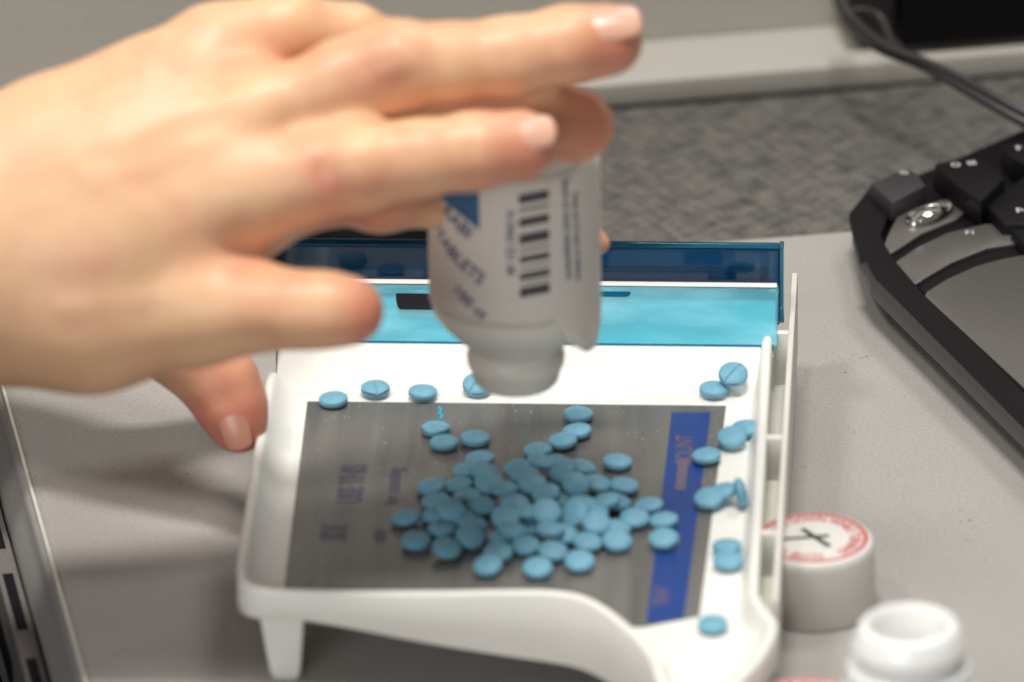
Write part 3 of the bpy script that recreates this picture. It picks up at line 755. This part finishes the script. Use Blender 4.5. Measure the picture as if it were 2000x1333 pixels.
def hlink(name, me, mt, parent=person):
    o = link(name, me, mt, parent)
    if parent is person: o.matrix_parent_inverse = PINV
    return o
chains = [
 ('palm', 1.2, [(-700, 560, 20, 200), (-330, 520, 21, 195), (-60, 470, 21.3, 190)]),
 ('palm', 1.2, [(-120, 380, 21, 140), (120, 300, 21.2, 140), (300, 215, 21.2, 125), (430, 120, 20.8, 100)]),
 ('palm', 1.0, [(-100, 420, 21.3, 150), (250, 330, 21.9, 130), (500, 225, 22.1, 98)]),
 ('palm', 1.0, [(-100, 480, 21.3, 165), (250, 410, 22.0, 135), (500, 290, 22.2, 100)]),
 ('palm', 1.0, [(-100, 540, 21.3, 175), (200, 500, 22.1, 140), (470, 385, 22.6, 104)]),
 ('palm', 1.0, [(-100, 600, 21, 160), (180, 620, 21.7, 135), (390, 598, 22.4, 112)]),
 ('palm', .8, [(250, 480, 20.8, 130), (470, 400, 20.6, 105), (620, 372, 20.2, 62), (740, 392, 19.2, 50), (840, 402, 18.2, 46)]),
 ('pinky', .3, [(420, 105, 20.8, 96), (560, 58, 20.4, 74), (690, 72, 19.6, 62), (860, 130, 17.4, 54), (1010, 300, 14.6, 46), (1120, 430, 13.2, 34), (1170, 476, 12.9, 22)]),
 ('ring', .3, [(500, 225, 22.1, 98), (640, 165, 22.4, 86), (775, 128, 22.4, 87), (880, 122, 22.2, 76), (990, 112, 22.0, 77), (1110, 88, 21.8, 75), (1182, 80, 21.6, 73)]),
 ('middle', .3, [(500, 290, 22.0, 96), (700, 250, 20.9, 70), (900, 228, 20.6, 70), (1040, 232, 20.6, 76), (1126, 246, 20.3, 74)]),
 ('index', .3, [(470, 385, 22.6, 104), (600, 345, 23.0, 90), (700, 325, 23.2, 87), (820, 310, 23.3, 74), (925, 296, 23.1, 75), (1016, 284, 22.9, 70)]),
 ('thumb', .4, [(390, 598, 22.4, 112), (500, 600, 23.0, 86), (580, 606, 23.5, 72), (640, 606, 23.6, 70), (684, 608, 23.6, 66)]),
]
dents = [(580, 95, 22.6, 55, .25), (430, 150, 23, 45, .06), (330, 335, 23.5, 70, .10), (350, 400, 23.6, 60, .05), (560, 250, 23.2, 40, .14), (628, 335, 24.1, 30, .07), (775, 170, 23.4, 30, .10), (800, 155, 23.4, 26, .06)]
GR = [(655, 270, 375, 24.2, 11, .035), (678, 265, 370, 24.2, 10, .035), (632, 280, 380, 24.2, 10, .03), (742, 60, 180, 23.5, 11, .035), (766, 58, 180, 23.5, 10, .035), (790, 60, 180, 23.5, 10, .03), (918, 240, 345, 24.1, 9, .03), (930, 240, 345, 24.1, 9, .025), (1075, 35, 150, 22.8, 9, .03), (1088, 35, 150, 22.8, 9, .025), (508, 545, 660, 24.1, 11, .03), (530, 540, 660, 24.1, 10, .03), (487, 550, 660, 24.1, 10, .025)]
for gx, gy0, gy1, gt, gr, ga in GR: dents += [(gx + 3 * math.sin(q_ * 1.3), gy0 + (gy1 - gy0) * q_ / 6, gt, gr, ga) for q_ in range(7)]
dents += [(560, 250, 23.2, 1, 0), (455, 470, 23.5, 70, .10), (400, 250, 23.2, 60, .05), (300, 560, 23.5, 80, .06)]
bumps = [(700, 310, 24, 60, .06), (775, 110, 23.2, 60, .06), (480, 360, 23.6, 80, .10), (470, 210, 23, 70, .08), (505, 585, 23.8, 60, .08), (380, 590, 23.5, 70, .06)]
for (ax0, ay0), (ax1, ay1), am in (((80, 470), (430, 370), .028), ((60, 400), (440, 270), .028), ((60, 340), (440, 190), .02), ((120, 600), (360, 575), .03), ((150, 330), (300, 420), .03)):
    bumps += [(ax0 + (ax1 - ax0) * q_ / 14, ay0 + (ay1 - ay0) * q_ / 14 + 5 * math.sin(q_), 23.4, 24, am) for q_ in range(15)]
flush = [(1040, 300, 23.3, 95, .8), (900, 330, 23.6, 60, .45), (640, 350, 24, 60, .55), (740, 340, 24, 50, .25), (1215, 95, 22.4, 95, .85), (1060, 80, 22.6, 60, .2), (745, 120, 23.4, 65, .6), (780, 190, 22.8, 50, .4), (1160, 265, 21, 95, .9),
         (715, 620, 24, 75, .9), (560, 600, 24, 70, .15), (480, 440, 22.5, 90, .7), (440, 145, 22.5, 50, .3), (330, 370, 23.5, 70, .25), (700, 420, 20.5, 130, .7), (550, 300, 22.5, 60, .3), (1180, 470, 13, 60, .5), (560, 110, 22, 70, .4)]
hand = hlink('hand', hand_mesh('hand', chains, dents, bumps, ((-760, -60, 8.5), (1300, 860, 26.2)), flush), M['skin'])
hand['label'] = 'pale bare hand holding the upturned bottle between its fingers'
def nail_mesh(tip, base, r, normal, width, length, lift=.02):
    """curved plate lying on a finger of radius r; tip/base in world cm"""
    ax = (tip - base).normalized(); nrm = (normal - ax * normal.dot(ax)).normalized(); sd = ax.cross(nrm)
    vs, fs = [], []; NU, NV = 14, 16
    for i in range(NU + 1):
        for j in range(NV + 1):
            a = i / NU * 2 - 1; b = j / NV * 2 - 1
            aa = a * math.sqrt(1 - .42 * b * b) ; bb = b * math.sqrt(1 - .30 * a * a)
            th = aa * width; l = bb * length * .5
            rr = r + lift - .07 * max(0, bb) ** 2 - .05 * aa ** 4 - .05 * max(0, -bb) ** 3
            vs.append(tuple(tip - ax * (length * .5) + ax * l + nrm * (rr * math.cos(th)) + sd * (rr * math.sin(th))))
    for i in range(NU):
        for j in range(NV): q = i * (NV + 1) + j; fs.append([q, q + NV + 1, q + NV + 2, q + 1])
    me = mesh('nail', vs, fs, True, 80); return me
def nail(tipj, basej, r_px, nvec, width, length, parent, lift=.02, mt='nail'):
    t_, b_ = V(*tipj), V(*basej)
    n_ = RT * nvec[0] + UP * nvec[1] - F * nvec[2]
    o = link('nail', nail_mesh(t_, b_, r_px / (FPX / (DIST - tipj[2])), n_, width, length, lift), M[mt], parent)
    so_ = o.modifiers.new('thickness', 'SOLIDIFY'); so_.thickness = .04 * S
    return o
nail((1078, 279, 22.75), (925, 294, 23.1), 71, (0, .45, 1), .62, 1.5, hand, .0)
nail((1246, 70, 21.5), (1110, 86, 21.8), 74, (.0, .55, 1), .62, 1.5, hand, .0)

chains2 = [
 ('palm', 1.0, [(-750, 330, 2.5, 190), (-250, 470, 6.0, 165), (60, 560, 8.5, 150)]),
 ('palm', 1.0, [(60, 560, 8.5, 150), (240, 575, 9.6, 122)]),
 ('palm', .8, [(60, 560, 8.8, 120), (250, 605, 10.4, 105), (330, 645, 11.0, 88)]),
 ('thumb', .3, [(300, 612, 10.9, 92), (375, 690, 11.2, 80), (432, 752, 11.2, 74), (455, 800, 11.2, 66), (466, 832, 11.2, 54)]),
 ('index', .3, [(250, 540, 9.6, 90), (370, 480, 9.5, 66), (460, 520, 8.3, 60), (490, 590, 7.6, 54)]),
 ('middle', .3, [(230, 560, 9.2, 88), (350, 520, 8.6, 66), (430, 560, 7.6, 60), (455, 620, 7.0, 54)]),
 ('ring', .3, [(200, 580, 8.8, 85), (310, 560, 8.2, 64), (390, 590, 7.4, 58), (400, 640, 7.0, 52)]),
 ('pinky', .3, [(160, 600, 8.6, 78), (250, 600, 8.2, 56), (320, 620, 7.6, 50), (330, 660, 7.3, 46)])]
flush2 = [(460, 830, 11.2, 110, .8), (430, 740, 11.6, 110, .5)]
hand2 = hlink('hand', hand_mesh('hand', chains2, [(440, 775, 12.2, 36, .05)], [(425, 735, 12.2, 50, .05)], ((-800, 100, 0.2), (560, 905, 13.4)), flush2, .12, .45), M['skin'])
hand2['label'] = 'shaded hand behind, its thumb with a pale-edged nail against the tray'
nail((476, 876, 11.15), (444, 770, 11.25), 66, (-.08, .02, 1), .50, 1.35, hand2, .02, 'nail_dark')
# sleeves
def sleeve(pts, rad_px, label=None):
    js = [V(*q) for q in pts]; r = rad_px / 74.
    me = tube('sleeve', js, lambda t: r * (1 + .035 * math.sin(t * 37) + .02 * math.sin(t * 83)), 40, 10)
    return hlink('sleeve', me, M['sleeve'])
sleeve([(-1100, 620, 19.5), (-700, 560, 20), (-330, 520, 21), (-165, 495, 21.2)], 285)
sleeve([(-1300, 180, -2), (-750, 330, 2.5), (-420, 430, 5)], 225)

# ================================================================== DARK CLOTH BEHIND THE TRAY
cc = P(700, 500, 0)
N1, N2 = 60, 36; vs, fs = [], []
for i in range(N1 + 1):
    for j in range(N2 + 1):
        a = i / N1 * 2 - 1; b = j / N2 * 2 - 1
        e_ = max(0, 1 - a * a) ** .5 * max(0, 1 - b * b) ** .5
        h = e_ * (2.3 + .3 * math.sin(a * 5.1 + b * 2) + .22 * math.sin(a * 11 - b * 6) + .14 * math.sin(b * 9 + a * 4) + .1 * math.sin(a * 23 + b * 9))
        vs.append((a * 4.6 + .2 * math.sin(b * 5), b * 1.7 + .2 * math.sin(a * 6), max(h, 0) + .02))
for i in range(N1):
    for j in range(N2): q = i * (N2 + 1) + j; fs.append([q, q + N2 + 1, q + N2 + 2, q + 1])
cl = tag(link('cloth', mesh('cloth', vs, fs, True, 80), M['cloth'], None, (cc.x - .2, cc.y + .9, 0), rad(4)), 'crumpled black cloth lying behind the tray, glimpsed beneath the hand', 'cloth')
cl.modifiers.new('thickness', 'SOLIDIFY').thickness = .03 * S

# ================================================================== CAPS AND WHITE BOTTLE
def cap(px, py, label, rot, mark):
    zc = 1.95; p = P(px, py, zc); t = thing('bottle_cap', label, 'cap', (p.x, p.y, 0), rad(rot), 'white caps with red printed tops')
    pr_ = [(.001, zc), (1.42, zc), (1.5, zc - .02), (1.57, zc - .1), (1.6, zc - .25), (1.63, .15), (1.6, .03), (1.5, 0), (1.42, .02), (1.40, zc - .2), (.001, zc - .2)]
    link('cap_shell', lathe('cap_shell', pr_, 96), M['cap'], t)
    vs, fs = [], []
    for r0, r1 in ((1.31, 1.42),):
        for k in range(97):
            a = 2 * math.pi * k / 96
            for r in (r0, r1): vs.append((r * math.cos(a), r * math.sin(a), zc + .005))
        for k in range(96): fs.append([2 * k, 2 * k + 1, 2 * k + 3, 2 * k + 2])
    link('red_ring', flat_mesh('red_ring', vs, fs), M['red'], t)
    v2, f2 = text_verts('CLOSE TIGHTLY  PUSH DOWN WHILE TURNING  ', .42)
    xs = [v[0] for v in v2]; wdt = (max(xs) - min(xs)) * 1.03
    vs = []
    for x, y in v2:
        a = math.pi / 2 - x / wdt * 2 * math.pi * .96; r = 1.09 + y * 1.0
        vs.append((r * math.cos(a), r * math.sin(a), zc + .006))
    link('red_lettering', flat_mesh('red_lettering', vs, f2), M['red'], t)
    if mark:
        inv = Matrix.Rotation(rad(-rot), 3, 'Z')
        def lp(x, y): q = inv @ (P(x, y, zc) - p); return Vector((q.x, q.y, 0))
        vs, fs = [], []
        for (a, b) in (((1500, 1056), (1619, 1047)), ((1567, 1034), (1620, 1068)), ):
            A, B = lp(*a), lp(*b); d = (B - A).normalized(); s_ = Vector((-d.y, d.x, 0)) * .075; k = len(vs)
            for q in (A - s_, B - s_, B + s_, A + s_): vs.append((q.x, q.y, zc + .008 + .002 * k))
            fs.append([k, k + 1, k + 2, k + 3])
        link('black_mark', flat_mesh('black_mark', vs, fs), M['pen'], t)
    return t
cap(1588, 1051, 'white cap with red ring lettering and dark cross mark beside the spout', 20, True)
cap(1577, 1376, 'white cap at the bottom picture edge, only its red ring showing', 140, False)
zt = 5.2; p = P(1776, 1219, zt)
wb = thing('white_bottle', 'open glossy white bottle without cap in the near right corner', 'bottle', (p.x, p.y, 0))
pf = [(1.02, zt - .02), (1.08, zt + .03), (1.18, zt + .01), (1.26, zt - .10), (1.34, zt - .34), (1.44, zt - .52), (1.44, zt - .68), (1.34, zt - .78), (1.28, zt - .92), (1.36, zt - 1.04), (1.52, zt - 1.14), (1.55, zt - 1.35),
      (1.52, zt - 1.55), (1.7, zt - 1.8), (1.88, zt - 2.1), (1.95, zt - 2.5), (1.95, .2), (1.8, 0), (0.001, 0), (.001, .15), (1.75, .15), (1.82, 2.0), (1.2, zt - 1.5), (.98, zt - .9), (.99, zt - .2), (1.02, zt - .02)]
link('seal', lathe('seal', [(.001, zt - 1.12), (.9, zt - 1.12), (.9, zt - 1.2), (.001, zt - 1.2)], 48), M['white'], wb)
link('bottle_body', lathe('bottle_body', pf, 96), M['white'], wb)

# ================================================================== KEYBOARD
KO = P(1662, 425, 1.3)
kb = thing('keyboard', 'black multimedia keyboard corner with silver panels and oval chrome button', 'keyboard', (KO.x, KO.y, 0))
def kp(pts, z): return [((P(a, b, z) - KO).x, (P(a, b, z) - KO).y) for a, b in pts]
def kpart(name, pts, z0, z1, mt, bev=.05, parent=kb, seg=2): return link(name, prism(name, kp(pts, z1), z0, z1, bev, seg), mt, parent)
body = kpart('body', [(1664, 452), (1686, 534), (1707, 567), (2000, 858), (2090, 955), (2400, 955), (2400, 180), (1990, 255), (1720, 372)], .6, 1.0, M['black'], .12, seg=3)
kpart('lower_tray', [(1760, 560), (1800, 610), (2110, 930), (2400, 930), (2400, 300), (1800, 400)], .08, .6, M['dark_grey'], .06)
kpart('side_frame', [(1658, 416), (1682, 516), (1704, 548), (2000, 838), (2100, 940), (2180, 940), (1805, 574), (1752, 512), (1728, 476), (1722, 458), (1742, 400), (1702, 360)], 1.0, 1.32, M['black_matt'], .07, seg=3)
kpart('edge_bead', [(1677, 518), (1700, 552), (1996, 846), (2090, 948), (2100, 942), (2003, 839), (1711, 544), (1693, 510)], .95, 1.36, M['edge'], .04)
kpart('deck', [(1724, 492), (1748, 412), (1800, 372), (2100, 300), (2400, 300), (2400, 940), (2180, 940), (1806, 574)], .9, 1.12, M['black_matt'], .04)
kpart('silver_panel', [(1724, 486), (1733, 462), (1752, 424), (1790, 405), (1850, 388), (1905, 396), (1868, 428), (1800, 456), (1758, 484), (1738, 496), (1727, 495)], 1.1, 1.24, M['silver_panel'], .04)
kpart('silver_panel', [(1746, 514), (1790, 484), (1850, 455), (1920, 438), (1990, 436), (1996, 474), (1930, 484), (1860, 512), (1812, 540), (1787, 556), (1778, 552)], 1.1, 1.22, M['silver_panel'], .04)
kpart('palm_panel', [(1806, 578), (1810, 570), (1850, 545), (1905, 520), (1960, 505), (2100, 480), (2400, 480), (2400, 940), (2192, 940), (2000, 758)], 1.1, 1.24, M['silver_panel'], .04)
# oval chrome button
q = P(1815, 420, 1.3) - KO; ax_ = P(1858, 402, 1.3) - P(1775, 440, 1.3); hw = ax_.length / 2; an = math.atan2(ax_.y, ax_.x)
vs, fs = [], []
for i, (s_, z) in enumerate([(1.0, 1.22), (1.0, 1.34), (.93, 1.40), (.84, 1.36), (.74, 1.34), (.66, 1.38), (.4, 1.46), (.01, 1.49)]):
    for k in range(40):
        a = 2 * math.pi * k / 40; x, y = hw * s_ * math.cos(a), .44 * s_ * math.sin(a)
        vs.append((q.x + x * math.cos(an) - y * math.sin(an), q.y + x * math.sin(an) + y * math.cos(an), z))
for i in range(7):
    for k in range(40): fs.append([i * 40 + k, i * 40 + (k + 1) % 40, (i + 1) * 40 + (k + 1) % 40, (i + 1) * 40 + k])
link('oval_button', mesh('oval_button', vs, fs, True, 50), M['chrome'], kb)
def key(pts, z0, z1, spread, legend=None, lpos=None, lsize=.3, lrot=12, mt='black_matt'):
    top = kp(pts, z1); cxx = sum(a for a, b in top) / len(top); cyy = sum(b for a, b in top) / len(top); n = len(top)
    vs = [(cxx + (a - cxx) * spread, cyy + (b - cyy) * spread, z0) for a, b in top] + [(a, b, z1) for a, b in top]
    fs = [list(range(n))[::-1], [n + i for i in range(n)]] + [[i, (i + 1) % n, n + (i + 1) % n, n + i] for i in range(n)]
    me = mesh('key', vs, fs, False); bm = bmesh.new(); bm.from_mesh(me)
    bmesh.ops.bevel(bm, geom=list(bm.edges), offset=.04 * S, segments=3, affect='EDGES', profile=.5); bm.to_mesh(me); bm.free()
    me.polygons.foreach_set('use_smooth', [True] * len(me.polygons)); me.set_sharp_from_angle(angle=rad(50))
    k_ = link('key', me, M[mt], kb)
    if legend:
        v2, f2 = text_verts(legend, lsize); c = kp([lpos], z1)[0]; ca, sa = math.cos(rad(lrot)), math.sin(rad(lrot))
        link('legend', flat_mesh('legend', [(c[0] + x * ca - y * sa, c[1] + x * sa + y * ca, z1 + .006) for x, y in v2], f2), M['legend'], k_)
key([(1700, 358), (1772, 330), (1790, 338), (1808, 362), (1742, 396)], 1.15, 1.72, 1.06, 'G', (1766, 338), .32, 14, 'dark_grey')
key([(1826, 320), (1905, 305), (1925, 312), (1962, 348), (1915, 394), (1868, 362)], 1.15, 1.9, 1.06, 'O  III', (1882, 321), .34, 14)
key([(1958, 284), (2040, 262), (2090, 300), (2010, 325), (1978, 310)], 1.15, 1.8, 1.08, 'F', (1990, 290), .36, 14)
key([(1925, 400), (2000, 345), (2080, 380), (2070, 440), (1960, 436)], 1.15, 1.55, 1.06, '>', (1992, 410), .5, 120)
key([(1976, 448), (2080, 436), (2110, 470), (2010, 490)], 1.15, 1.5, 1.05)
v2, f2 = text_verts('F1', .3); c = kp([(1895, 455)], 1.225)[0]
link('legend', flat_mesh('legend', [(c[0] + x, c[1] + y, 1.232) for x, y in v2], f2), M['legend'], kb)

# ================================================================== BACKGROUND EQUIPMENT AND CABLES
KX = P(1760, 100, ZC + 1.0)
eq = thing('monitor_base', 'black box on the beige ledge at the top right corner', 'equipment', (KX.x, KX.y, ZC + 1.0), yawc)
box('black_casing', 0, 14, .0, 6, .06, 9, M['black'], eq, .15)
box('grey_bracket', -1.55, -.04, .3, 3.2, .5, 9, M['dark_grey'], eq, .25)
cb = thing('cable', 'thick black cable sagging from the ledge towards the keyboard', 'cable', P(1700, 80, 0))
CI = Matrix.Translation(-Vector(cb.location))
def cab(pts, r, name='strand'):
    o = link(name, tube(name, [P(*q) for q in pts], r, 14, 12), M['cable'], cb); o.matrix_parent_inverse = CI
cab([(1640, -40, 2.6), (1648, 20, 2.2), (1668, 62, 2.0), (1725, 98, 1.9), (1800, 128, 1.9), (1880, 172, 1.8), (1950, 212, 1.6), (2020, 250, 1.3), (2120, 300, .8)], .15)
cab([(1646, -30, 2.9), (1652, 14, 2.5), (1678, 48, 2.25), (1735, 92, 2.15), (1812, 122, 2.1), (1890, 160, 2.0), (1960, 198, 1.8), (2030, 235, 1.5), (2130, 285, 1.0)], .12)
cab([(1650, 24, 2.3), (1690, 20, 2.3), (1722, 36, 2.1), (1742, 78, 1.8), (1775, 112, 1.8)], .10)
bpy.context.view_layer.update()
